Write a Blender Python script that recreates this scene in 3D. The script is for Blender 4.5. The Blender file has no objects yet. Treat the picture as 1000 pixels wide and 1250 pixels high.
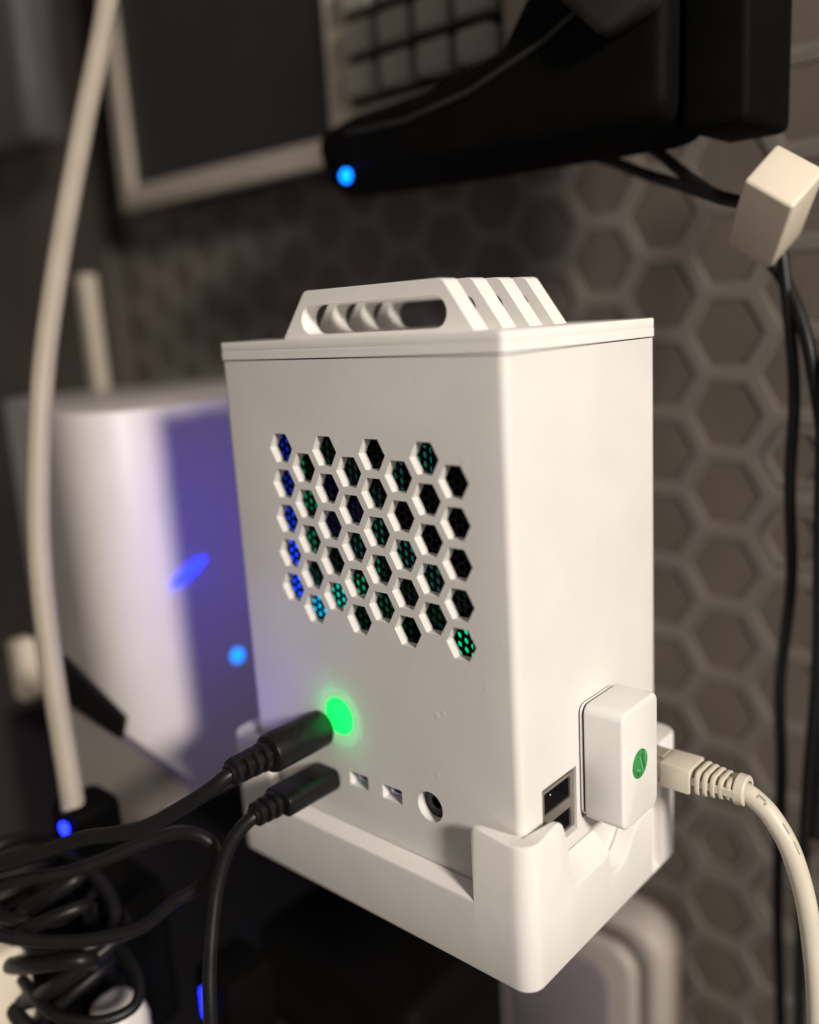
import bpy, bmesh, math, random
from mathutils import Vector, Matrix
random.seed(7)
S = 0.001                     # all coordinates below are millimetres
sc = bpy.context.scene
C = sc.collection
R = math.radians

# ------------------------------------------------------------------ camera, world, lamps, exposure
cam_d = bpy.data.cameras.new('camera'); cam = bpy.data.objects.new('camera', cam_d); C.objects.link(cam)
right = Vector((0.74782871, 0.66127024, -0.05893968)); down = Vector((0.09520722, -0.19468236, -0.97623479)); fwd = Vector((-0.65702953, 0.72444492, -0.20854676))
M = Matrix((right, -down, -fwd)).transposed().to_4x4(); M.translation = Vector((229.07, -170.78, 129.11)) * S
cam.matrix_world = M
cam_d.sensor_fit = 'VERTICAL'; cam_d.sensor_height = 36; cam_d.sensor_width = 36; cam_d.lens = 1101.77 / 1250 * 36
cam_d.clip_start = 0.005; cam_d.clip_end = 20
cam_d.dof.use_dof = True; cam_d.dof.focus_distance = 0.248; cam_d.dof.aperture_fstop = 3.3
sc.camera = cam

w = bpy.data.worlds.new('World'); sc.world = w; w.use_nodes = True
bg = w.node_tree.nodes['Background']; bg.inputs[0].default_value = (1.0, 0.89, 0.79, 1); bg.inputs[1].default_value = 0.16

def lamp(name, kind, loc, energy, col, size=None, target=None):
    d = bpy.data.lights.new(name, kind); o = bpy.data.objects.new(name, d); C.objects.link(o)
    o.location = Vector(loc) * S; d.energy = energy; d.color = col
    if kind == 'AREA': d.shape = 'DISK'; d.size = size * S
    elif size: d.shadow_soft_size = size * S
    if target: o.rotation_euler = (Vector(target) - Vector(loc)).to_track_quat('-Z', 'Y').to_euler()
    return o
lamp('room_lamp', 'AREA', (1030, -310, 470), 15.4, (1.0, 0.925, 0.83), 165, (50, 20, 60))

sc.render.engine = 'CYCLES'
sc.cycles.use_denoising = True
sc.cycles.max_bounces = 8; sc.cycles.diffuse_bounces = 4; sc.cycles.transmission_bounces = 6; sc.cycles.sample_clamp_indirect = 4
sc.view_settings.view_transform = 'Standard'; sc.view_settings.look = 'None'; sc.view_settings.gamma = 1; sc.view_settings.exposure = 0.0

# ------------------------------------------------------------------ materials
def mat(name, col, rough=0.5, metal=0.0, bump=None, var=0.0, vscale=60, spec=0.5, emit=None, estr=0, transl=0.0, coat=0.0, tcol=(0.9, 0.9, 0.88)):
    m = bpy.data.materials.new(name); m.use_nodes = True; nt = m.node_tree; N = nt.nodes; L = nt.links
    b = N['Principled BSDF']; b.inputs['Base Color'].default_value = (*col, 1); b.inputs['Roughness'].default_value = rough
    b.inputs['Metallic'].default_value = metal; b.inputs['Specular IOR Level'].default_value = spec; b.inputs['Coat Weight'].default_value = coat
    if emit: b.inputs['Emission Color'].default_value = (*emit, 1); b.inputs['Emission Strength'].default_value = estr
    tc = N.new('ShaderNodeTexCoord')
    if var:
        n = N.new('ShaderNodeTexNoise'); n.inputs['Scale'].default_value = vscale; n.inputs['Detail'].default_value = 5
        L.new(tc.outputs['Object'], n.inputs['Vector'])
        r = N.new('ShaderNodeValToRGB'); e = r.color_ramp.elements
        e[0].position = 0.3; e[1].position = 0.7
        e[0].color = (*[c * (1 - var) for c in col], 1); e[1].color = (*[min(1, c * (1 + var)) for c in col], 1)
        L.new(n.outputs['Fac'], r.inputs['Fac']); L.new(r.outputs['Color'], b.inputs['Base Color'])
        rr = N.new('ShaderNodeMapRange'); rr.inputs['To Min'].default_value = rough * 0.85; rr.inputs['To Max'].default_value = min(1, rough * 1.15)
        L.new(n.outputs['Fac'], rr.inputs['Value']); L.new(rr.outputs['Result'], b.inputs['Roughness'])
    bn = None
    if bump:                                   # list of (kind, scale per metre, height in metres)
        h = None
        for kind, s, d in bump:
            if kind == 'noise':
                t = N.new('ShaderNodeTexNoise'); t.inputs['Scale'].default_value = s; t.inputs['Detail'].default_value = 3
                L.new(tc.outputs['Object'], t.inputs['Vector']); o = t.outputs['Fac']
            elif kind == 'speck':
                t = N.new('ShaderNodeTexNoise'); t.inputs['Scale'].default_value = s; t.inputs['Detail'].default_value = 1
                L.new(tc.outputs['Object'], t.inputs['Vector']); q = N.new('ShaderNodeMapRange'); q.inputs['From Min'].default_value = 0.72; q.inputs['From Max'].default_value = 0.78
                L.new(t.outputs['Fac'], q.inputs['Value']); o = q.outputs['Result']
            else:                              # printed layers: horizontal bands
                t = N.new('ShaderNodeTexWave'); t.wave_type = 'BANDS'; t.bands_direction = kind; t.wave_profile = 'SIN'
                t.inputs['Scale'].default_value = s; t.inputs['Distortion'].default_value = 0.6; t.inputs['Detail'].default_value = 1
                L.new(tc.outputs['Object'], t.inputs['Vector']); o = t.outputs['Fac']
            mm = N.new('ShaderNodeMath'); mm.operation = 'MULTIPLY'; mm.inputs[1].default_value = d; L.new(o, mm.inputs[0])
            if h is None: h = mm.outputs[0]
            else:
                a = N.new('ShaderNodeMath'); a.operation = 'ADD'; L.new(h, a.inputs[0]); L.new(mm.outputs[0], a.inputs[1]); h = a.outputs[0]
        bn = N.new('ShaderNodeBump'); bn.inputs['Strength'].default_value = 1.0; bn.inputs['Distance'].default_value = 1.0
        L.new(h, bn.inputs['Height']); L.new(bn.outputs['Normal'], b.inputs['Normal'])
    if transl:
        t = N.new('ShaderNodeBsdfTranslucent'); t.inputs['Color'].default_value = (*tcol, 1)
        mx = N.new('ShaderNodeMixShader'); mx.inputs[0].default_value = transl
        L.new(b.outputs[0], mx.inputs[1]); L.new(t.outputs[0], mx.inputs[2]); L.new(mx.outputs[0], N['Material Output'].inputs['Surface'])
    return m

m_shell = mat('printed_white_plastic', (0.80, 0.775, 0.745), 0.5, bump=[('noise', 2200, 0.00002), ('noise', 420, 0.000022), ('speck', 260, 0.00004), ('Z', 1250, 0.000004)], var=0.03, vscale=45, spec=0.35, transl=0.10)
m_cradle = mat('printed_white_cradle', (0.77, 0.742, 0.71), 0.5, bump=[('noise', 700, 0.000018), ('Z', 1250, 0.000006)], var=0.02, vscale=70, spec=0.35)
m_lid = mat('printed_white_lid', (0.80, 0.775, 0.745), 0.5, bump=[('noise', 1500, 0.000015), ('Z', 900, 0.00001)], var=0.02, vscale=90, spec=0.35)
m_dongle = mat('glossy_white_plastic', (0.80, 0.785, 0.76), 0.33, bump=[('noise', 300, 0.00004)], var=0.012, vscale=40)
m_beige = mat('beige_boot_rubber', (0.62, 0.565, 0.47), 0.45, bump=[('noise', 1200, 0.00004)], var=0.04, vscale=120)
m_clear = mat('clear_connector_plastic', (0.60, 0.55, 0.45), 0.15, spec=0.6); m_clear.node_tree.nodes['Principled BSDF'].inputs['Transmission Weight'].default_value = 0.55
m_black = mat('black_rubber', (0.008, 0.008, 0.008), 0.38, bump=[('noise', 1500, 0.00002)], var=0.15, vscale=200, spec=0.2)
m_cable = mat('black_cable_sheath', (0.007, 0.007, 0.007), 0.42, bump=[('noise', 900, 0.00002)], var=0.2, vscale=150, spec=0.3)
m_blackm = mat('matt_black_plastic', (0.0035, 0.0034, 0.0032), 0.6, bump=[('noise', 600, 0.00006)], var=0.2, vscale=60, spec=0.04)
m_steel = mat('connector_steel', (0.40, 0.37, 0.34), 0.38, 0.75, bump=[('noise', 700, 0.00002)])
m_silver = mat('nickel_violet_reflection', (0.50, 0.46, 0.74), 0.35, 1.0)  # violet base colour stands for the blue light reflected in the metal
m_hole = mat('connector_black_core', (0.012, 0.012, 0.012), 0.5)
m_gold = mat('contact_brass', (0.7, 0.62, 0.5), 0.25, 1.0)
m_green = mat('green_sticker', (0.022, 0.27, 0.06), 0.35, var=0.35, vscale=700)
m_green_d = mat('green_sticker_dark_print', (0.008, 0.13, 0.03), 0.35)
m_green_l = mat('green_sticker_light_print', (0.09, 0.40, 0.16), 0.35)
m_ink = mat('grey_cable_print', (0.30, 0.265, 0.22), 0.6)
m_wall = mat('dark_wall_panel', (0.103, 0.084, 0.069), 0.7, var=0.2, vscale=14, bump=[('noise', 250, 0.0002)])
m_hex = mat('taupe_printed_honeycomb', (0.155, 0.135, 0.119), 0.6, var=0.22, vscale=22, bump=[('Y', 900, 0.00002)])
m_panel = mat('dark_glossy_panel', (0.012, 0.012, 0.011), 0.42, var=0.2, vscale=12)
m_frame = mat('beige_frame_plastic', (0.42, 0.37, 0.30), 0.5, var=0.06, vscale=40)
m_key = mat('grey_key_plastic', (0.34, 0.325, 0.28), 0.28, var=0.08, vscale=60)
m_console = mat('white_console_plastic', (0.66, 0.61, 0.60), 0.45, var=0.03, vscale=30, bump=[('noise', 400, 0.00004)])
m_tube = mat('cream_conduit', (0.38, 0.33, 0.265), 0.5, var=0.05, vscale=80)
m_grey = mat('grey_bracket_plastic', (0.12, 0.105, 0.095), 0.55, var=0.08, vscale=40)
m_greyf = mat('mauve_grey_face', (0.20, 0.175, 0.19), 0.55, var=0.06, vscale=40)
m_cream = mat('cream_adapter_plastic', (0.72, 0.64, 0.52), 0.4, var=0.03, vscale=60)
m_grille = mat('black_perforated_sheet', (0.004, 0.004, 0.005), 0.5, spec=0.15)
m_back = mat('inner_reflector_grey', (0.30, 0.32, 0.33), 0.45, var=0.3, vscale=140)
def glow(name, col, s): return mat(name, (0, 0, 0), 0.5, emit=col, estr=s)
m_led_cyan = glow('led_cyan', (0.0, 0.22, 1.0), 3)
m_blue_glow = glow('led_and_reflection_blue', (0.01, 0.02, 1.0), 6)
m_led_blue2 = glow('led_azure', (0.0, 0.16, 1.0), 5)
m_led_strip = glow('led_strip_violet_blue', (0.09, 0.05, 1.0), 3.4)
m_led_yel = glow('led_amber', (1.0, 0.75, 0.05), 2.5)

# ------------------------------------------------------------------ mesh helpers
def raw(name, verts, faces, m, parent=None, angle=35, smooth=True):
    off = parent['_base'] if parent is not None and '_base' in parent else (0, 0, 0)
    off = Vector(off)
    me = bpy.data.meshes.new(name)
    me.from_pydata([((Vector(v) - off) * S)[:] for v in verts], [], faces); me.validate()
    bm = bmesh.new(); bm.from_mesh(me); bmesh.ops.recalc_face_normals(bm, faces=bm.faces); bm.to_mesh(me); bm.free()
    return finish(name, me, m, parent, angle, smooth)
def finish(name, me, m, parent, angle=35, smooth=True):
    if m is not None: me.materials.append(m)
    if smooth:
        me.polygons.foreach_set('use_smooth', [True] * len(me.polygons)); me.set_sharp_from_angle(angle=R(angle))
    o = bpy.data.objects.new(name, me); C.objects.link(o)
    if parent is not None:
        o.parent = parent
        if '_base' in parent: o['_base'] = parent['_base']
    return o
def tag(o, label, cat=None, group=None, kind=None):
    if label: o['label'] = label
    if cat: o['category'] = cat
    if group: o['group'] = group
    if kind: o['kind'] = kind
    return o
def thing(name, label, cat, base, group=None):
    o = bpy.data.objects.new(name, None); C.objects.link(o); o.location = Vector(base) * S; o.empty_display_size = 0.01
    o['_base'] = tuple(float(b) for b in base)
    return tag(o, label, cat, group)
def bmraw(bm):
    bm.verts.index_update()
    return [v.co[:] for v in bm.verts], [[v.index for v in f.verts] for f in bm.faces]
def box(x0, x1, y0, y1, z0, z1, bev=0, seg=3, mtx=None):
    bm = bmesh.new(); bmesh.ops.create_cube(bm, size=1)
    for v in bm.verts: v.co = Vector(((x0 + x1) / 2 + v.co.x * (x1 - x0), (y0 + y1) / 2 + v.co.y * (y1 - y0), (z0 + z1) / 2 + v.co.z * (z1 - z0)))
    if bev: bmesh.ops.bevel(bm, geom=list(bm.edges), offset=bev, segments=seg, profile=0.5, affect='EDGES')
    if mtx is not None: bmesh.ops.transform(bm, matrix=mtx, verts=bm.verts)
    r = bmraw(bm); bm.free(); return r
def poly_prism(pts, axis, a0, a1, bev=0, seg=3, bev_min=30):
    """polygon in the plane across `axis`, extruded from a0 to a1"""
    def put(p, a):
        u, v = p
        return {'x': (a, u, v), 'y': (u, a, v), 'z': (u, v, a)}[axis]
    n = len(pts); V = [put(p, a0) for p in pts] + [put(p, a1) for p in pts]
    F = [list(range(n)), list(range(n, 2 * n))] + [[i, (i + 1) % n, n + (i + 1) % n, n + i] for i in range(n)]
    if not bev: return V, F
    bm = bmesh.new(); vs = [bm.verts.new(v) for v in V]
    for f in F: bm.faces.new([vs[i] for i in f])
    bmesh.ops.recalc_face_normals(bm, faces=bm.faces)
    es = [e for e in bm.edges if e.calc_face_angle(0) > R(bev_min)]
    bmesh.ops.bevel(bm, geom=es, offset=bev, segments=seg, profile=0.5, affect='EDGES')
    r = bmraw(bm); bm.free(); return r
def rrect(u0, u1, v0, v1, r, n=6):
    out = []
    for cx, cy, a in ((u1 - r, v0 + r, -90), (u1 - r, v1 - r, 0), (u0 + r, v1 - r, 90), (u0 + r, v0 + r, 180)):
        for k in range(n + 1):
            t = R(a + 90 * k / n); out.append((cx + r * math.cos(t), cy + r * math.sin(t)))
    return out
def ngon(cx, cy, r, n, ph=0): return [(cx + r * math.cos(2 * math.pi * k / n + ph), cy + r * math.sin(2 * math.pi * k / n + ph)) for k in range(n)]
def smooth_path(P, sub=8, closed=False):
    P = [Vector(p) for p in P]; out = []; n = len(P)
    for i in range(n - 1):
        p0 = P[max(i - 1, 0)]; p1 = P[i]; p2 = P[i + 1]; p3 = P[min(i + 2, n - 1)]
        for k in range(sub):
            t = k / sub
            out.append(0.5 * ((2 * p1) + (p2 - p0) * t + (2 * p0 - 5 * p1 + 4 * p2 - p3) * t * t + (3 * p1 - p0 - 3 * p2 + p3) * t ** 3))
    out.append(P[-1]); return out
def tube(path, rad, n=16, caps=True):
    """rad: number or function of (fraction, arc length)"""
    P = [Vector(p) for p in path]; V = []; F = []
    T = [(P[min(i + 1, len(P) - 1)] - P[max(i - 1, 0)]).normalized() for i in range(len(P))]
    ref = Vector((0, 0, 1)) if abs(T[0].z) < 0.9 else Vector((1, 0, 0))
    u = T[0].cross(ref).normalized(); s = 0
    for i, p in enumerate(P):
        u = (u - T[i] * u.dot(T[i])).normalized(); v = T[i].cross(u)
        if i: s += (p - P[i - 1]).length
        r = rad(i / (len(P) - 1), s) if callable(rad) else rad
        for k in range(n):
            a = 2 * math.pi * k / n; V.append((p + (u * math.cos(a) + v * math.sin(a)) * r)[:])
    for i in range(len(P) - 1):
        for k in range(n): F.append([i * n + k, i * n + (k + 1) % n, (i + 1) * n + (k + 1) % n, (i + 1) * n + k])
    if caps: F.append(list(range(n))); F.append(list(range((len(P) - 1) * n, len(P) * n)))
    return V, F
def lathe(axis, origin, prof, n=28, sx=1.0, sy=1.0):
    """prof: list of (distance along axis, radius); axis 'x','-y', ...; sx, sy squash the section"""
    sgn = -1 if axis[0] == '-' else 1; ax = axis[-1]; V = []; F = []
    for d, r in prof:
        for k in range(n):
            a = 2 * math.pi * k / n; p = r * math.cos(a) * sx; q = r * math.sin(a) * sy
            v = {'x': (d * sgn, p, q), 'y': (p, d * sgn, q), 'z': (p, q, d * sgn)}[ax]
            V.append((origin[0] + v[0], origin[1] + v[1], origin[2] + v[2]))
    for i in range(len(prof) - 1):
        for k in range(n): F.append([i * n + k, i * n + (k + 1) % n, (i + 1) * n + (k + 1) % n, (i + 1) * n + k])
    F.append(list(range(n))); F.append(list(range((len(prof) - 1) * n, len(prof) * n)))
    return V, F
def join(*ms):
    V = []; F = []
    for v, f in ms:
        o = len(V); V += list(v); F += [[i + o for i in x] for x in f]
    return V, F
def cut(o, cutter_mesh):
    """exact boolean difference, result stored back in o's mesh"""
    c = raw('cutter', *cutter_mesh, None, None, smooth=False)
    md = o.modifiers.new('b', 'BOOLEAN'); md.operation = 'DIFFERENCE'; md.solver = 'EXACT'; md.object = c
    dg = bpy.context.evaluated_depsgraph_get(); me = bpy.data.meshes.new_from_object(o.evaluated_get(dg))
    o.modifiers.clear(); old = o.data; name = old.name; o.data = me; bpy.data.meshes.remove(old); me.name = name
    cm = c.data; bpy.data.objects.remove(c); bpy.data.meshes.remove(cm)
    me.polygons.foreach_set('use_smooth', [True] * len(me.polygons)); me.set_sharp_from_angle(angle=R(35))

# ================================================================== the setting: honeycomb wall
WY = 190
wall = raw('wall', *box(-1400, 900, WY, WY + 12, -1000, 900), m_wall); wall['kind'] = 'structure'
PZ = 32.6; PX = PZ * math.sqrt(3) / 2
def ring_mesh(ff_out, ff_in, y0, y1):
    V = []; n = 6
    k = 2 / math.sqrt(3)
    prof = [(ff_out, y1), (ff_out, y0 + 0.1), (ff_out - 0.1, y0), (ff_in + 0.5, y0), (ff_in, y0 + 0.4), (ff_in, y1)]
    F = []
    for ff, y in prof: V += [(x, y, z) for x, z in ngon(0, 0, ff / 2 * k, 6)]
    for i in range(len(prof) - 1):
        for j in range(6): F.append([i * 6 + j, i * 6 + (j + 1) % 6, (i + 1) * 6 + (j + 1) % 6, (i + 1) * 6 + j])
    return V, F
ringV, ringF = ring_mesh(PZ - 0.06, PZ - 6.8, -0.9, 0)
cells = []
for i in range(-9, 17):
    for j in range(-13, 12):
        x = 80.0 - i * PX; z = 83.5 + j * PZ + (PZ / 2 if i % 2 else 0)
        if -330 < z < 420: cells.append((x, z))
camp = Vector((229, -171, 129))
def in_view(x, z):
    d = Vector((x, WY, z)) - camp; f = d.dot(fwd)
    return f > 0 and abs(d.dot(right) / f) < 0.52 and abs(d.dot(down) / f) < 0.63
vis = sorted([c for c in cells if in_view(*c)], key=lambda c: (Vector((c[0], WY, c[1])) - camp).length)
near = vis[:290]; rest = [c for c in cells if c not in set(near)]
first = None
for x, z in near:
    if first is None:
        o = raw('hexagon_ring', ringV, ringF, m_hex, None, 25); first = o
    else:
        o = first.copy(); C.objects.link(o)
    o.parent = wall; o.location = Vector((x, WY, z)) * S
V, F = join(*[([(a + x, b + WY, c + z) for a, b, c in ringV], ringF) for x, z in rest])
o = raw('hexagon_ring_remainder', V, F, m_hex, wall, 25); o['kind'] = 'stuff'
# a few cells carry a smaller insert ring or a plug with a round hole
inV, inF = ring_mesh(PZ - 9.5, PZ - 14.0, -1.2, 0); first = None
for i, j in ((-1, -1), (-1, -2), (0, -6), (-1, -7)):
    x = 80.0 - i * PX; z = 83.5 + j * PZ + (PZ / 2 if i % 2 else 0)
    if first is None: o = raw('hexagon_insert', inV, inF, m_hex, None, 25); first = o
    else: o = first.copy(); C.objects.link(o)
    o.parent = wall; o.location = Vector((x, WY, z)) * S

# ================================================================== computer case
W, D = 106.5, 74.1
ZT, ZS, ZB = 125.4, 120.2, -39.0
case = thing('computer_case', 'white printed mini computer case with hexagon vent holes and finned top handle', 'computer case', (W / 2, D / 2, ZB))
shell = raw('shell', *poly_prism(rrect(0, W, 0, D, 2.4, 8), 'z', ZB, ZS - 0.35), m_shell, case)
def cut_case(o, mesh): cut(o, mesh)
T = 3.0
cut_case(shell, poly_prism(rrect(T, W - T, T, D - T, 1.0, 4), 'z', ZB + 3, ZS + 5))
HX, HZ, HP = 24.82, 94.34, 10.652
hexes = []
for i in range(8):
    for j in range(5):
        hexes.append(poly_prism(ngon(HX + i * HP * 0.8660254, HZ - j * HP - (HP / 2 if i % 2 else 0), 4.93, 6), 'y', -3, T + 1))
cut_case(shell, join(*hexes))
PZ_ = -5.4
ports = [poly_prism(rrect(47.3 - 3.85, 47.3 + 3.85, PZ_ - 2.25, PZ_ + 2.25, 0.5, 3), 'y', -3, T + 1),
         poly_prism(rrect(60.8 - 3.85, 60.8 + 3.85, PZ_ - 2.25, PZ_ + 2.25, 0.5, 3), 'y', -3, T + 1),
         poly_prism(ngon(75.3, -4.5, 4.55, 40), 'y', -3, T + 1),
         poly_prism(rrect(9.4, 26.3, -13, 6.2, 0.3, 2), 'x', W - T - 1, W + 3),
         poly_prism(rrect(29.0, 44.5, -11, 6.2, 0.3, 2), 'x', W - T - 1, W + 3),
         poly_prism(rrect(49.5, 65.5, -11, 4.2, 0.3, 2), 'x', W - T - 1, W + 3)]
cut_case(shell, join(*ports))
# blind pocket behind the front wall where the power light shines through the thin skin
LX, LZ = 40.6, 13.8
cut_case(shell, poly_prism(ngon(LX, LZ, 9.4, 40), 'y', 0.55, T + 2))
cut_case(shell, poly_prism(ngon(LX, LZ, 6.0, 40), 'y', -2, 2))

# lid with handle fins
lid = raw('lid', *join(poly_prism(rrect(-0.25, W + 0.25, -0.25, D + 0.25, 2.2, 8), 'z', ZS, 122.75, 0.12, 1, 60), poly_prism(rrect(-0.2, W + 0.2, -0.2, D + 0.2, 2.2, 8), 'z', 122.7, ZT, 0.3, 2, 60)), m_lid, case)
lid2 = raw('lid_rim', *poly_prism(rrect(0.35, W - 0.35, 0.35, D - 0.35, 2.0, 6), 'z', ZS - 3, ZS + 0.3), m_blackm, lid)
def fin(y0, y1):
    x0, x1, z1 = 16.8, 89.8, 138.9
    out = [(x0, ZT - 0.3), (x1, ZT - 0.3)]
    def arc(cx, cz, r, a0, a1, n=6): return [(cx + r * math.cos(R(a0 + (a1 - a0) * k / n)), cz + r * math.sin(R(a0 + (a1 - a0) * k / n))) for k in range(n + 1)]
    out += arc(80.6 - 2.2, z1 - 2.6, 2.6, 35, 90) + arc(26.6 + 2.2, z1 - 2.6, 2.6, 90, 145)
    return poly_prism(out, 'y', y0, y1, 0.25, 1, 60), poly_prism(rrect(25.8, 80.8, 126.3, 134.7, 4.15, 8), 'y', y0 - 2, y1 + 2)
for y in (11.3, 23.6, 35.9, 48.2):
    b_, s_ = fin(y, y + 5.9)
    f = raw('handle_fin', *b_, m_lid, lid); cut_case(f, s_)

# perforated inner sheet, painted glow tiles behind it
def perforated(x0, x1, z0, z1, ya, yb, p, r, n=10):
    V = []; F = []; px = p * 0.8660254; i = 0; x = x0
    rh = p / math.sqrt(3)
    while x < x1:
        z = z0 + (p / 2 if i % 2 else 0)
        while z < z1:
            b = len(V)
            outer = ngon(x, z, rh, 6); inner = ngon(x, z, r, 12)
            for y in (ya, yb): V += [(u, y, v) for u, v in outer] + [(u, y, v) for u, v in inner]
            for s in (0, 18):
                for k in range(6):
                    o0 = b + s + k; o1 = b + s + (k + 1) % 6; i0 = b + s + 6 + 2 * k; i1 = b + s + 6 + 2 * k + 1; i2 = b + s + 6 + (2 * k + 2) % 12
                    F.append([o0, i1, i0]); F.append([o0, o1, i1]); F.append([o1, i2, i1])
            for k in range(12):
                F.append([b + 6 + k, b + 6 + (k + 1) % 12, b + 24 + (k + 1) % 12, b + 24 + k])
            z += p
        x += px; i += 1
    return V, F
raw('perforated_sheet', *perforated(10, 99, 34, 108, 7.0, 8.0, 2.55, 1.02), m_grille, case, smooth=False)
raw('glow_tile_board', *box(4, 102, 16, 17, 26, 116), m_blackm, case)
# emissive tiles painting the lit interior behind the sheet: b blue, g green, t teal, c cyan; the digit is the brightness, '.' is off
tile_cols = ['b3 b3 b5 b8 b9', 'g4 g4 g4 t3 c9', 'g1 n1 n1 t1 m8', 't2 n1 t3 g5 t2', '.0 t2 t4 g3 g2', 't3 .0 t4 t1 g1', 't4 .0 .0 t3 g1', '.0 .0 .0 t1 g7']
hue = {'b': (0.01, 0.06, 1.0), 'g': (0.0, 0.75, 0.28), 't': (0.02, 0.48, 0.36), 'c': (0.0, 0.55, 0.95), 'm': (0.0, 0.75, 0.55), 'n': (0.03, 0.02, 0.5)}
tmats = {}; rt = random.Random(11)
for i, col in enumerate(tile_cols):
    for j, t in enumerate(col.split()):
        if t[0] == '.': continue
        if t not in tmats: tmats[t] = glow('painted_glow_' + t, hue[t[0]], {'b': 0.085, 'c': 0.05, 'm': 0.035, 'n': 0.09, 'g': 0.034}.get(t[0], 0.018) * int(t[1]) ** 1.7)
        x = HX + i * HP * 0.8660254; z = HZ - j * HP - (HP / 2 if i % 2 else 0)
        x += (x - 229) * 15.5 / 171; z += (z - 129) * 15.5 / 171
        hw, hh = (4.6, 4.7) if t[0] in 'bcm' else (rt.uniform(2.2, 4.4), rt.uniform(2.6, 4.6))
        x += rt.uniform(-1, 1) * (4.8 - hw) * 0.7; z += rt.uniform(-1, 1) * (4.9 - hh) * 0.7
        raw('painted_glow_tile', *box(x - hw, x + hw, 15.2, 16.1, z - hh, z + hh), tmats[t], case)

# power light behind the thin skin
lamp('power_light', 'POINT', (LX, 3.7, LZ), 0.75, (0.0, 1.0, 0.28), 1.6)
raw('light_leak_cup', *lathe('-y', (LX, 9, LZ), [(-1, 10.6), (5.9, 10.6), (5.9, 9.6), (0.4, 9.6), (0.4, 0.2)], 24), m_hole, case)  # unseen cup added to stop light leaking into the case
m_bezel = mat('green_translucent_insert', (0.05, 0.50, 0.19), 0.5, spec=0.3, transl=0.32, tcol=(0.0, 0.9, 0.55))
raw('power_light_window', *lathe('-y', (LX, 0.55, LZ), [(0, 6.02), (0.5, 6.02), (0.56, 5.6), (0.6, 0.4)], 40), m_bezel, case)
# side light strip on the left flank, towards the console
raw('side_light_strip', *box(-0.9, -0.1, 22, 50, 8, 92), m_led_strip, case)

# connectors on the front
for x in (47.3, 60.8):
    p = raw('video_socket', *box(x - 4.8, x + 4.8, 3.1, 9, PZ_ - 3, PZ_ + 3), m_silver, case)
    cut_case(p, poly_prism([(x - 2.9, PZ_ - 0.2), (x - 2.1, PZ_ - 1.2), (x + 2.1, PZ_ - 1.2), (x + 2.9, PZ_ - 0.2), (x + 2.9, PZ_ + 1.4), (x - 2.9, PZ_ + 1.4)], 'y', 0, 8))
    raw('socket_tongue', *box(x - 2.2, x + 2.2, 3.2, 8, PZ_ + 0.1, PZ_ + 0.7), m_hole, p)
aj = raw('audio_socket', *lathe('-y', (75.3, 6.0, -4.5), [(-6, 5.2), (0, 5.2), (2.8, 5.2), (2.8, 2.0), (-5, 2.0)], 32), m_hole, case)
raw('audio_contact', *lathe('-y', (75.9, 6.5, -5.3), [(-0.2, 0.45), (0.4, 0.4), (0.6, 0.2)], 10), m_gold, aj)
# USB sockets on the right face
def usb(y0, y1, z0, z1):
    p = raw('usb_socket', *box(W - 14, W - 0.6, y0, y1, z0, z1), m_steel, case)
    zm = (z0 + z1) / 2
    for a, b_ in ((zm + 1.0, z1 - 0.5), (z0 + 0.5, zm - 1.6)):
        cut_case(p, box(W - 12, W + 2, y0 + 0.8, y1 - 1.9, a, b_ - .4))
        sv = raw('usb_sleeve', *box(W - 11.5, W - 1.1, y0 + 0.75, y1 - 1.85, a - .05, b_ - .35), m_hole, p); cut_case(sv, box(W - 11.2, W + 2, y0 + 1.0, y1 - 2.1, a + .2, b_ - .6))
        raw('usb_tongue', *box(W - 12, W - 3.0, y0 + 1.4, y1 - 2.4, b_ - 2.6, b_ - 0.9), m_hole, p)
        raw('usb_core', *box(W - 12.3, W - 11.3, y0 + 0.6, y1 - 1.6, a, b_), m_hole, p)
    raw('rivet', *lathe('x', (W - 3.2, (y0 + y1) / 2 - 0.5, zm + 3.6), [(-0.2, 0.42), (0.25, 0.4), (0.45, 0.15)], 10), m_gold, p)
    return p
usb(10.4, 25.9, -11.6, 5.0); usb(29.4, 44.1, -11, 5.0)
raw('cavity_lining', *box(W - 15, W - 3.2, 9.0, 27.0, -13.6, 6.8), m_hole, case)
cl = bpy.context.scene.objects['cavity_lining']; cut_case(cl, box(W - 14.5, W + 2, 9.4, 26.6, -13.2, 6.4))
nw = raw('network_socket', *box(W - 14, W + 0.4, 50, 65, -10.6, 3.8, 0.3, 1), m_steel, case)
cut_case(nw, box(W - 12, W + 3, 51.6, 63.4, -8.4, 0.6))
raw('status_light', *box(W + 0.2, W + 1.0, 51.0, 52.6, 1.2, 2.4, 0.2, 1), m_led_yel, nw)

# ================================================================== cradle
OF, TH, CR = 5.5, 5.1, 5.5
cradle = thing('wall_cradle', 'white printed cradle with raised corner posts holding the computer case', 'stand', (W / 2, D / 2 + 40, -44.5))
CZB = -44.5; YB = 79.0
samples = []          # (x, y, nx, ny, h_outer, h_inner, recess)
HO, HI = -1.9, -2.2
def add(x, y, nx, ny, ho, hi, rec=0.0, th=TH): samples.append((x, y, nx, ny, ho, hi, rec, th))
def arc_c(cx, cy, a0, ho, hi, n=10):
    for k in range(n + 1):
        a = R(a0 + 90 * k / n); t = k / n
        add(cx + CR * math.cos(a), cy + CR * math.sin(a), math.cos(a), math.sin(a), ho, hi)
x0, x1, y0, y1 = -OF - 3.0, W + OF, -OF, YB
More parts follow.
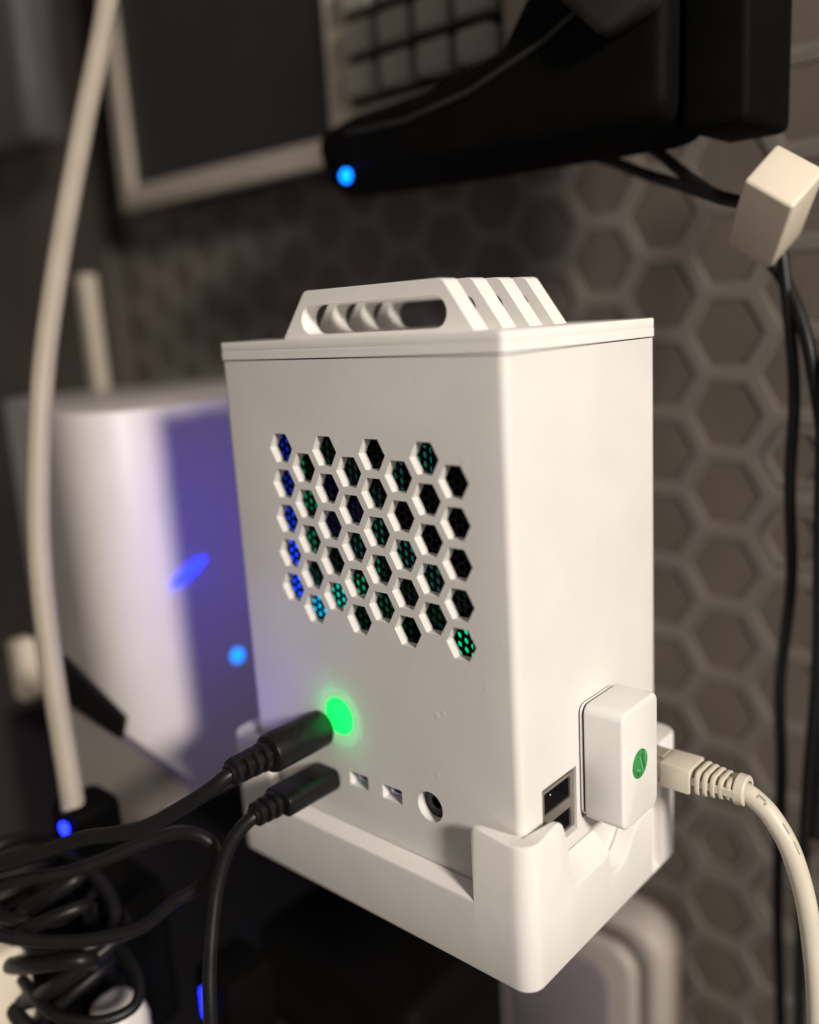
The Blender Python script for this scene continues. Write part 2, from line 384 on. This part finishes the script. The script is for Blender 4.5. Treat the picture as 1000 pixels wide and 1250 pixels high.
# front, left to right
arc_c(x0 + CR, y0 + CR, 180, -2.3, -2.5)
PE = [(0.0, -22.9, -21.6, TH), (0.02, -2.0, -2.1, 1.5), (0.35, -1.2, -1.3, 1.55), (0.9, -0.95, -1.1, 1.7), (3.0, -1.1, -1.25, 2.2), (6.0, -1.5, -1.65, 3.1), (9.0, -1.95, -2.1, 4.2), (10.8, -2.2, -2.4, 4.9)]
for d, ho, hi, th in reversed(PE): add(11.0 - d, y0, 0, -1, ho, hi, 0, th)
for x in (30, 60): add(x, y0, 0, -1, -22.9, -21.6)
for d, ho, hi, th in PE: add(93.95 + d, y0, 0, -1, ho, hi, 0, th)
arc_c(x1 - CR, y0 + CR, -90, -2.3, -2.5)
# right side, front to back
right_prof = [(1.5, -2.2, -2.4, 4.9), (3.5, -1.9, -2.1, 4.2), (6, -1.45, -1.6, 3.2), (8.2, -1.15, -1.3, 2.5), (9.4, -1.2, -1.4, 2.3), (10.4, -1.9, -2.1, 2.3), (11.2, -3.4, -3.6, 2.4), (12.4, -8, -8.2, 3), (13.8, -14.5, -13.6, 4.2), (15.4, -22.0, -17.2, TH)]
for y, ho, hi, th in right_prof: add(x1, y, 1, 0, ho, hi, 0, th)
for y, ho, hi in ((16.2, -23.0, -17.0), (24, -23.0, -17.0), (31, -23.0, -17.0), (33.2, -22.0, -17.0), (34.2, -21.6, -17.0), (34.25, -27.0, -27.0), (36, -29.5, -29.0), (39, -30.4, -29.8), (42, -30.0, -29.2), (45, -28.0, -27.2), (48, -24.6, -24.0), (50, -22.2, -21.8), (52, -20.9, -20.6), (55, -20.2, -20.0), (60.4, -20.0, -20.0)): add(x1, y, 1, 0, ho, hi)
for y, ho, rec in ((60.6, -20, 0), (60.65, -20, 2.6), (66.3, -20, 2.6), (66.35, -20, 0), (66.4, HO - .8, 0), (66.9, HO - .1, 0), (69, HO, 0)): add(x1, y, 1, 0, ho, ho - .4, rec)
arc_c(x1 - CR, y1 - CR, 0, HO, HI)
add(80, y1, 0, 1, HO, HI); add(26, y1, 0, 1, HO, HI)
arc_c(x0 + CR, y1 - CR, 90, HO, HI)
for y, ho, hi in ((66, HO, HI), (65.9, -22, -22), (12.2, -22, -22), (12.1, HO, HI), (6, HO, HI)): add(x0, y, -1, 0, ho, hi)
V = []; F = []; NP = 9
cxm, cym = W / 2, D / 2
for x, y, nx, ny, ho, hi, rec, th in samples:
    st = 0.035 if ho > -21 else 0.0
    prof = [(1.0, CZB), (0.3, CZB + 0.3), (rec, CZB + 1.0), (rec, -23.4), (rec + st, -23.2 if ho > -21 else min(-23.3, ho - .95) + .05), (rec + st, ho - 0.9), (rec + st + 0.2, ho - 0.35), (rec + st + 0.7, ho), (max(th, rec + .9), hi)]
    if ho < -21: prof[3] = (rec, ho - 1.2); prof[4] = (rec, ho - 1.0)
    prof += [(max(th, rec + .9), CZB + 4.0)]
    for d, z in prof:
        px_, py_ = x - nx * d, y - ny * d
        V.append((px_, py_, z))
NP = 10; n = len(samples)
for i in range(n):
    a = i * NP; b_ = ((i + 1) % n) * NP
    for k in range(NP - 1): F.append([a + k, b_ + k, b_ + k + 1, a + k + 1])
F.append([i * NP for i in range(n)]); F.append([i * NP + NP - 1 for i in range(n)])
raw('cradle_body', V, F, m_cradle, cradle, 32)
raw('mounting_arm', *box(-4, 34, YB - 0.4, WY + 0.2, -42, -10, 3, 3), m_cradle, cradle)

# ================================================================== dongle in the side socket
dg = thing('usb_dongle', 'white plug-in dongle with round green sticker on the side of the case', 'dongle', (114, 37, -10))
dz0, dz1, dy0, dy1 = -10.3, 24.2, 27.3, 47.3
raw('housing', *poly_prism(rrect(dy0, dy1, dz0, dz1, 2.8, 6), 'x', 108.3, 120.4, 0.9, 3, 50), m_dongle, dg)
raw('rear_cover', *poly_prism(rrect(dy0 + .5, dy1 - .5, dz0 + .5, dz1 - .5, 2.6, 6), 'x', 107.0, 107.7, 0.2, 1, 50), m_dongle, dg)
raw('seam', *poly_prism(rrect(dy0 + .75, dy1 - .75, dz0 + .75, dz1 - .75, 2.4, 6), 'x', 107.4, 109), m_hole, dg)
raw('plug', *box(W - 9, 108, 30.5, 43, 0.2, 4.4), m_steel, dg)
st = raw('green_sticker', *poly_prism(ngon(36.6, 6.6, 4.2, 40), 'x', 120.3, 120.52), m_green, dg); st['label'] = 'round green sticker'
raw('sticker_print', *poly_prism([(37.2, 9.0), (37.9, 9.5), (39.3, 4.6), (38.5, 4.2)], 'x', 120.50, 120.58), m_green_d, st)
raw('sticker_print', *poly_prism([(36.1, 8.6), (36.7, 8.9), (38.4, 4.1), (37.7, 3.9)], 'x', 120.50, 120.60), m_green_l, st)
raw('sticker_print', *poly_prism([(34.4, 5.2), (35.0, 5.7), (36.8, 4.9), (36.4, 4.2)], 'x', 120.50, 120.60), m_green_l, st)
raw('sticker_print', *poly_prism([(34.6, 4.7), (35.6, 4.5), (36.3, 3.4), (36.0, 2.9), (35.2, 3.4)], 'x', 120.50, 120.59), m_green_d, st)
raw('sticker_print', *poly_prism([(38.3, 10.0), (39.4, 9.1), (40.1, 7.8), (40.2, 6.6), (39.6, 7.6), (38.9, 9.0)], 'x', 120.50, 120.58), m_green_l, st)

# ================================================================== network cable
nc = thing('network_cable', 'beige network cable plugged in beside the white dongle', 'cable', (125, 57, -62))
ny0, ny1, nz0, nz1 = 51.9, 62.4, -7.8, -0.2
cn = raw('clear_plug', *box(W - 5, 118.8, ny0 + .4, ny1 - .4, nz0 + .3, nz1 - .3, 0.3, 1), m_clear, nc)
raw('plug_latch', *box(W + 1, 118.6, 54.5, 59.5, nz1 - 0.1, nz1 + 1.1, 0.25, 1), m_clear, cn)
boot = raw('plug_boot', *box(118.4, 127.6, ny0, ny1, nz0, nz1, 0.55, 2), m_beige, nc)
yc, zc = (ny0 + ny1) / 2, (nz0 + nz1) / 2
raw('boot_core', *lathe('x', (127, yc, zc), [(0, 2.6), (13, 2.6)], 20), m_beige, boot)
for k in range(5):
    xa = 129.0 + k * 2.15; sh = 1 - 0.045 * k
    hy, hz_ = (ny1 - ny0) / 2 * sh, (nz1 - nz0) / 2 * sh * 1.04
    raw('boot_rib', *poly_prism(rrect(yc - hy, yc + hy, zc - hz_, zc + hz_, 2.6, 5), 'x', xa, xa + 1.25, 0.35, 2, 50), m_beige, boot)
for sy in (-1, 1): raw('boot_web', *box(127, 140.6, yc + sy * 3.6 - .8, yc + sy * 3.6 + .8, zc - 1.2, zc + 1.2, .3, 1), m_beige, boot)
raw('boot_collar', *lathe('x', (139.4, yc, zc), [(0, 4.2), (.4, 4.5), (2.6, 4.3), (3.0, 3.9), (3.0, 2.9), (1.0, 2.9)], 24), m_beige, boot)
cpath = smooth_path([(136, 57.1, -4), (140, 57.1, -4.1), (144, 57, -5.4), (149, 56.6, -9), (154.3, 56.5, -17), (158.6, 56.5, -30), (161.5, 56, -46), (163.5, 54.5, -62), (165, 52, -84), (166, 50, -130)], 10)
cord = raw('cord', *tube(cpath, 2.75, 18), m_beige, nc)
def mark(i, a0, a1, ln):
    V = []; F = []
    u_ref = None
    for q in range(ln + 1):
        p = cpath[i + q]; t = (cpath[i + q + 1] - cpath[i + q - 1]).normalized()
        u = t.cross(Vector((0, 0, 1))).normalized(); v = u.cross(t)
        for a in (a0, (a0 + a1) / 2, a1): V.append((p + (u * math.cos(R(a)) + v * math.sin(R(a))) * 2.79)[:])
    for q in range(ln):
        for k in range(2): F.append([q * 3 + k, q * 3 + k + 1, q * 3 + k + 4, q * 3 + k + 3])
    raw('printed_mark', V, F, m_ink, cord)
for i, a0, a1, ln in ((21, 62, 78, 4), (21, 50, 60, 1), (25, 48, 66, 1), (33, 60, 72, 3), (38, 66, 74, 3)): mark(i, a0, a1, ln)

# ================================================================== black cables at the front
pc = thing('round_plug_cable', 'black cable with round barrel plug beside the green light', 'cable', (30, -20, -30))
ox, oz = 33.2, 8.4
raw('plug_barrel', *lathe('-y', (ox, -0.4, oz), [(0, 4.2), (0.2, 5.2), (0.9, 5.75), (6, 5.8), (14, 5.9), (20.5, 5.9), (21.6, 5.5), (22.0, 4.6)], 36), m_black, pc)
raw('plug_grip_mark', *join(*[box(ox + 5.3 * math.sin(R(20)) + .1 * k, ox + 5.3 * math.sin(R(20)) + .1 * k + .7, -9.4 - k * 1.1, -9.0 - k * 1.1, oz + 5.15, oz + 5.65) for k in range(6)]), m_black, pc)
sr = raw('strain_relief', *lathe('-y', (ox, -22, oz), [(0, 3.0), (14.5, 2.6)], 20), m_black, pc)
for k in range(4):
    d = 23.4 + k * 3.3; r = 4.3 - 0.18 * k
    raw('relief_ring', *lathe('-y', (ox, -d, oz), [(0, r - .5), (.3, r), (1.7, r), (2.0, r - .5)], 24), m_black, sr)
for s in (-1, 1):
    raw('relief_web', *box(ox - 1.5, ox + 1.5, -35, -22, oz + s * 3.0 - .9, oz + s * 3.0 + .9, .3, 1), m_black, sr)
raw('cord', *tube(smooth_path([(33.2, -30, 8.4), (33.0, -36, 8.0), (30, -40.5, 4.6), (23.5, -45.5, -0.5), (14, -52, -6.8), (4, -57.5, -10.2), (-6, -62.5, -13), (-29, -76, -23), (-60, -95, -34), (-100, -120, -50)], 10), 2.25, 16), m_cable, pc)

uc = thing('flat_plug_cable', 'black cable with flat slim plug under the round barrel plug', 'cable', (32, -20, -60))
uz = -7.6; ux = 33.6
raw('plug_body', *poly_prism(rrect(ux - 5.9, ux + 5.9, uz - 3.5, uz + 3.5, 2.6, 6), 'y', -20.6, -0.3, 0.7, 3, 50), m_black, uc)
sr = raw('strain_relief', *lathe('-y', (ux - .2, -20.4, uz), [(0, 2.9), (9.6, 2.4)], 20), m_black, uc)
for k in range(3):
    d = 21.2 + k * 2.9; r = 4.0 - 0.22 * k
    raw('relief_ring', *lathe('-y', (ux - .2, -d, uz), [(0, r - .5), (.3, r), (1.6, r), (1.9, r - .5)], 24), m_black, sr)
raw('cord', *tube(smooth_path([(33.4, -26, -7.6), (33.2, -29.5, -8.0), (31.2, -34, -11.6), (29.8, -38, -17.5), (30, -43, -28), (33.5, -49.5, -44), (37, -53.5, -58), (40, -57, -80), (42, -60, -120)], 10), 2.05, 16), m_cable, uc)

# ================================================================== background: console on the left
con = thing('console', 'tall white rounded console with blue light and blue reflection streak behind the left flank', 'console', (-130, 60, -64))
plan = [(-75, 150)] + [((1 - t) ** 2 * -75 + 2 * t * (1 - t) * -76 + t * t * -116, (1 - t) ** 2 * 26 + 2 * t * (1 - t) * -12 + t * t * 0) for t in [k / 24 for k in range(25)]] + [(-225, 33), (-225, 150)]
raw('housing', *poly_prism(plan, 'z', -64, 102, 1.6, 2, 60), m_console, con)
raw('status_light', *lathe('x', (-75.4, 49.2, -7.5), [(0, 3.1), (.8, 2.8), (1.2, 1.7)], 20), m_led_cyan, con)
raw('reflection_streak', *tube([(-74.9, 21.0, 30.4), (-74.9, 25, 32.8), (-74.9, 33.5, 36.8), (-74.9, 38, 38.6)], lambda f, s: 2.2 * math.sqrt(max(0.08, 1 - (2 * f - 1) ** 2)), 12), m_blue_glow, con)  # blue reflection on the housing, painted as a glowing streak

brk = thing('grey_bracket', 'grey angled bracket with black slot in front of the white console', 'bracket', (-60, -28, -42))
def slab(px, n, d, m, name, parent, bev=0.8):
    """outline of real points, thickened by d along n"""
    N_ = Vector(n).normalized(); a = [Vector(p) for p in px]; k = len(a)
    V = [p[:] for p in a] + [(p + N_ * d)[:] for p in a]
    F = [list(range(k)), list(range(k, 2 * k))] + [[i, (i + 1) % k, k + (i + 1) % k, k + i] for i in range(k)]
    return raw(name, V, F, m, parent)
slab([(-72, -32, 1), (-54, -20, -13), (-34, -7, -32), (-47, -21, -45), (-66, -38, -43)], (-0.66, 0.72, -0.2), 8, m_grey, 'plate', brk)
slab([(-74, -29, 18), (-55, -18, -6), (-55, -20, -12.5), (-72, -31, 3)], (-0.66, 0.72, -0.2), 6, m_blackm, 'slot', brk)

# conduit on the left
tube_path = smooth_path([(-100, 52, 310), (-93, 35, 252), (-90, 17, 206), (-80.5, -6.2, 153), (-73, -21.7, 112), (-69, -32, 65), (-62, -37.6, 24), (-54, -41, -20), (-51.5, -42.5, -32)], 70)
tag(raw('corrugated_conduit', *tube(tube_path, lambda f, s: 4.0 + 0.14 * math.sin(s * 2 * math.pi / 2.0), 16), m_tube, None, 60), 'cream corrugated conduit hanging in front of the white console', 'conduit')
post = thing('beige_post', 'thin beige post on a narrow beige ledge above the white console', 'post', (-218, 82, 97))
raw('upright', *box(-222, -213, 78, 86, 100, 162, 1.2, 2), m_frame, post)
raw('ledge', *box(-262, -196, 70, 92, 94, 100, 1.2, 2), m_frame, post)
gp = tag(raw('mauve_panel', *box(-430, -330, 120, 150, 250, 480, 8, 3), mat('dim_mauve_panel', (0.075, 0.064, 0.068), 0.6, var=0.2, vscale=15)), 'mauve grey panel beyond the cream conduit', 'panel')
tag(raw('hanging_cord', *tube(smooth_path([(-300, 105, 420), (-318, 104, 360), (-340, 103, 318), (-352, 103, 270), (-356, 103, 220)], 8), 5, 12), m_cable), 'thick black cord hanging over the mauve panel', 'cable')
tag(raw('cream_stub', *box(-160, -150, -12, -2, -26, 2, 2.5, 3), m_cream), 'short cream stub left of the corrugated conduit', 'stub')

# ================================================================== keypad device above
dev = thing('keypad_device', 'beige framed dark panel with rows of grey keys hung on the wall', 'device', (-130, 160, 205))
raw('body', *box(-281, 14, 158, WY - 9.2, 207, 420, 3, 2), m_blackm, dev)
fr = raw('frame', *box(-284, 16, 150, 158, 204, 424, 1.5, 2), m_frame, dev)
cut(fr, join(box(-273, -97, 140, 170, 216, 415), box(-83, 4, 140, 170, 225, 415)))
raw('panel', *box(-274, -96, 154.5, 157, 215, 416), m_panel, dev)
raw('key_bed', *box(-84, 5, 155.5, 157.5, 224, 416), m_blackm, dev)
for r_ in range(6):
    for c_ in range(4):
        x = -80 + c_ * 21.4; z = 229 + r_ * 17.2
        raw('key', *box(x, x + 17.6, 143.5, 156, z, z + 13.0, 1.8, 3), m_key, dev)

m_shellk = mat('lightened_black_shell', (0.022, 0.020, 0.017), 0.45, var=0.3, vscale=40, spec=0.25)
gd = thing('black_handset', 'large black curved handset hanging in front of the keypad', 'handset', (40, 95, 162))
hf = [(-47, 199), (-42, 191), (-28, 186), (20, 183.5), (68, 183), (92, 183), (100, 186), (102, 290), (56, 290), (53, 226), (43, 213), (10, 207), (-26, 205.5), (-42, 203)]
hb = [(-74, 196), (-70, 187), (-56, 179.5), (16, 177.5), (68, 177), (92, 176.5), (101, 178), (103, 290), (50, 290), (46, 236), (34, 222), (0, 214), (-40, 211), (-64, 206)]
def loft(a, b_, ya, yb, bev):
    n = len(a); bm = bmesh.new(); vs = [bm.verts.new((x, ya, z)) for x, z in a] + [bm.verts.new((x, yb, z)) for x, z in b_]
    for f in [list(range(n)), list(range(n, 2 * n))] + [[i, (i + 1) % n, n + (i + 1) % n, n + i] for i in range(n)]: bm.faces.new([vs[i] for i in f])
    bmesh.ops.recalc_face_normals(bm, faces=bm.faces)
    bmesh.ops.bevel(bm, geom=[e for e in bm.edges if e.calc_face_angle(0) > R(45)], offset=bev, segments=4, profile=0.5, affect='EDGES')
    r = bmraw(bm); bm.free(); return r
raw('body', *loft(hf, hb, 92, 120, 4), m_blackm, gd)
raw('status_light', *lathe('-y', (-30, 90.5, 184.5), [(-1, 1.5), (0, 2.7), (1.0, 2.5), (1.6, 1.4)], 20), m_led_blue2, gd)
raw('edge_trim', *tube([(-30, 91.6, 200), (0, 91.2, 199), (30, 91.2, 203), (60, 91.4, 212), (90, 91.6, 226)], 0.9, 10), m_shellk, gd)
raw('lit_upper_shell', *poly_prism([(54, 290), (58, 246), (68, 222), (84, 206), (102, 212), (108, 290)], 'y', 82, 94, 4, 3, 5), m_shellk, gd)  # lighter material paints the light caught by the handset's top
tag(raw('black_upright', *box(101, 122, 100, 135, 178.5, 330, 3, 3), m_blackm), 'black upright block beside the black handset', 'block')
for k, P in enumerate(([(45, 116, 186), (61, 124, 180), (78, 125, 172), (93, 123, 166), (106, 120, 160.5), (114, 117, 158)], [(74, 122, 184), (82, 125, 178.5), (91, 124, 171), (103, 121, 162.5), (113, 118, 158.6)])):
    tag(raw('adapter_lead', *tube(smooth_path(P, 8), 1.9, 12), m_cable), ('upper' if k else 'lower') + ' black lead running from the handset to the cream adapter', 'cable', 'leads to the cream adapter')

# cream adapter, tilted
ad = thing('power_adapter', 'cream cube power adapter hanging tilted in front of the honeycomb wall', 'adapter', (117, 110, 146))
P0 = Vector((119.4, 103.9, 163.1)); Ra = Matrix(((0.8191, 0.3358, 0.4651), (0.1298, 0.6813, -0.7204), (-0.5588, 0.6505, 0.5144)))
mt = Ra.to_4x4(); mt.translation = P0
raw('housing', *box(0, 16.8, 0, 16.3, -31, 0, 1.3, 3, mt), m_cream, ad)
raw('base_cap', *box(1.2, 15.6, 1.2, 15.1, -33, -30.6, 0.6, 2, mt), m_cream, ad)
tag(raw('hanging_cord', *tube(smooth_path([(113.2, 134, 147), (114.5, 139.5, 141), (119, 141, 134), (125, 139, 122), (130, 137, 106), (135, 136, 76), (137, 136, 20), (137, 136, -60)], 10), 2.2, 14), m_cable), 'black cord curving down from the cream adapter', 'cable')
tag(raw('hanging_cord', *tube(smooth_path([(115.7, 140, 157.1), (119.3, 140, 135.3), (123.4, 140, 99.1), (122.9, 140, 66.4), (124.3, 140, 32.0), (121.5, 140, -6.1), (122.9, 140, -42.3), (122.9, 140, -95.0), (125.7, 140, -160.2), (126.5, 140, -260.0)], 10), 2.0, 14), m_cable), 'black cord hanging straight down the honeycomb wall', 'cable')
tag(raw('hanging_cord', *tube(smooth_path([(140, 150, 190), (137, 142, 150), (134.5, 136, 110), (134.6, 135, 61.1), (135.6, 135, 6.0), (133.8, 135, -45.7), (133.4, 135, -106.9), (136.0, 135, -222.1)], 10), 2.1, 14), m_cable), 'second black cord hanging behind the beige network cable', 'cable')

# ================================================================== below the cradle
m_wd = mat('dull_white_gadget', (0.40, 0.35, 0.315), 0.5, var=0.05, vscale=30)
wd = thing('white_gadget', 'white rounded gadget with grey face under the cradle', 'gadget', (26, 160, -240))
raw('housing', *poly_prism(rrect(-20, 71, -240, -139, 18, 8), 'y', 150, 172, 5, 3, 40), m_wd, wd)
raw('groove', *poly_prism(rrect(-16, 65, -236, -145, 15, 8), 'y', 147.6, 151, 1, 2, 40), m_grey, wd)
raw('bezel', *poly_prism(rrect(-13, 62, -234, -148, 13, 8), 'y', 141, 148, 3, 3, 40), m_wd, wd)
raw('face', *poly_prism(rrect(-4, 50, -226, -160, 8, 6), 'y', 139.6, 141.4, .5, 2, 40), m_greyf, wd)
m_navy = mat('dark_navy_filler', (0.010, 0.009, 0.018), 0.6, var=0.3, vscale=20, spec=0.15)
tag(raw('dark_filler_box', *box(-460, -30, 100, WY - 1, -520, -152, 5, 3), m_navy), 'added dark navy cabinet low behind the coiled black cables', 'filler')  # filler added to hold the low background dark
tag(raw('dim_wall_board', *box(-900, -352, WY - 14, WY - 1, -140, 520, 2, 2), mat('dim_wall_brown', (0.055, 0.045, 0.036), 0.6, var=0.35, vscale=9)), 'dark brown board added to darken the dim wall beyond the beige post', 'board')  # darker sheet over the wall, paints its dim far end
bb = thing('black_box', 'black rounded box lying under the cradle beside the white gadget', 'box', (0, 60, -180))
raw('housing', *box(-52, 38, 24, 84, -190, -112, 9, 4), m_blackm, bb)
raw('front_ridge', *box(-46, 30, 22.5, 25, -182, -150, 1, 2), m_black, bb)

# lower left: tangle of black cables, bricks and white plugs
br = thing('power_brick', 'black power brick under the coiled black cables', 'power brick', (-62, -40, -125))
raw('housing', *box(-92, -44, -62, -14, -128, -66, 6, 3), m_blackm, br)
raw('status_light', *lathe('-y', (-47.5, -48, -31.5), [(-1, 1.4), (0, 2.5), (.8, 2.4), (1.4, 1.2)], 16), m_blue_glow, br)
raw('light_stalk', *box(-62, -44, -46.6, -28, -70, -27, 3, 2), m_blackm, br)
sl = lamp('case_tint_spot', 'SPOT', (-41, -50, -26), 0.10, (0.12, 0.08, 1.0), 2.5, (6, 0, 24)); sl.data.spot_size = R(38); sl.data.spot_blend = 1.0  # spot added to tint the case front violet
def loop(P, r, label, grp='coiled black cables'):
    return tag(raw('coiled_cable', *tube(smooth_path(P, 10), r, 14), m_cable), label, 'cable', grp)
loop([(-70, -105, -45), (-29, -78, -29), (-11, -61, -25), (2, -46, -19), (9, -39, -17), (14.5, -35, -18.5), (17.5, -33.5, -23), (16, -37, -32), (10, -45, -37), (1, -55, -45), (-17, -72, -46), (-40, -88, -42)], 2.0, 'black cable looping round below the round barrel plug')
rc = random.Random(3)
for k in range(9):
    a = rc.uniform(0, 6.28); P = []; cx_, cz_ = rc.uniform(-52, -34), -46 - 5.0 * k + rc.uniform(-4, 4); rx, ry = rc.uniform(14, 30), rc.uniform(9, 17); tl, ph = rc.uniform(-0.5, 0.7), rc.uniform(0, 6.28)
    for q in range(15):
        t = a + q * math.pi / 7; w_ = 1 + 0.18 * math.sin(2 * t + ph)
        x = cx_ + rx * w_ * math.cos(t)
        P.append((x, -60 + ry * w_ * math.sin(t) + 2 * math.sin(3 * t + ph), cz_ + (x - cx_) * tl + 6 * math.sin(t + ph) ))
    loop(P, rc.choice((1.8, 2.2, 2.6)), 'black cable coiled in the tangle above the power brick')
tag(raw('cream_plug', *box(-66, -39.5, -92, -68, -98, -59, 4, 3), m_cream), 'cream plug block beside the black power brick', 'plug')
tag(raw('white_plug', *box(-33, -14, -58, -42, -112, -84, 6, 3), m_console), 'small white rounded plug below the coiled black cables', 'plug')
lb = thing('blue_indicator', 'small black block with blue light beside the hanging flat plug cable', 'indicator', (-24, -16, -118))
raw('housing', *box(-34, -12, -15.5, 6, -135, -98, 3, 2), m_blackm, lb)
raw('status_light', *box(-27.5, -23.5, -17.4, -15.0, -116, -104, .8, 2), m_blue_glow, lb)

for o in bpy.data.objects:
    if '_base' in o: del o['_base']
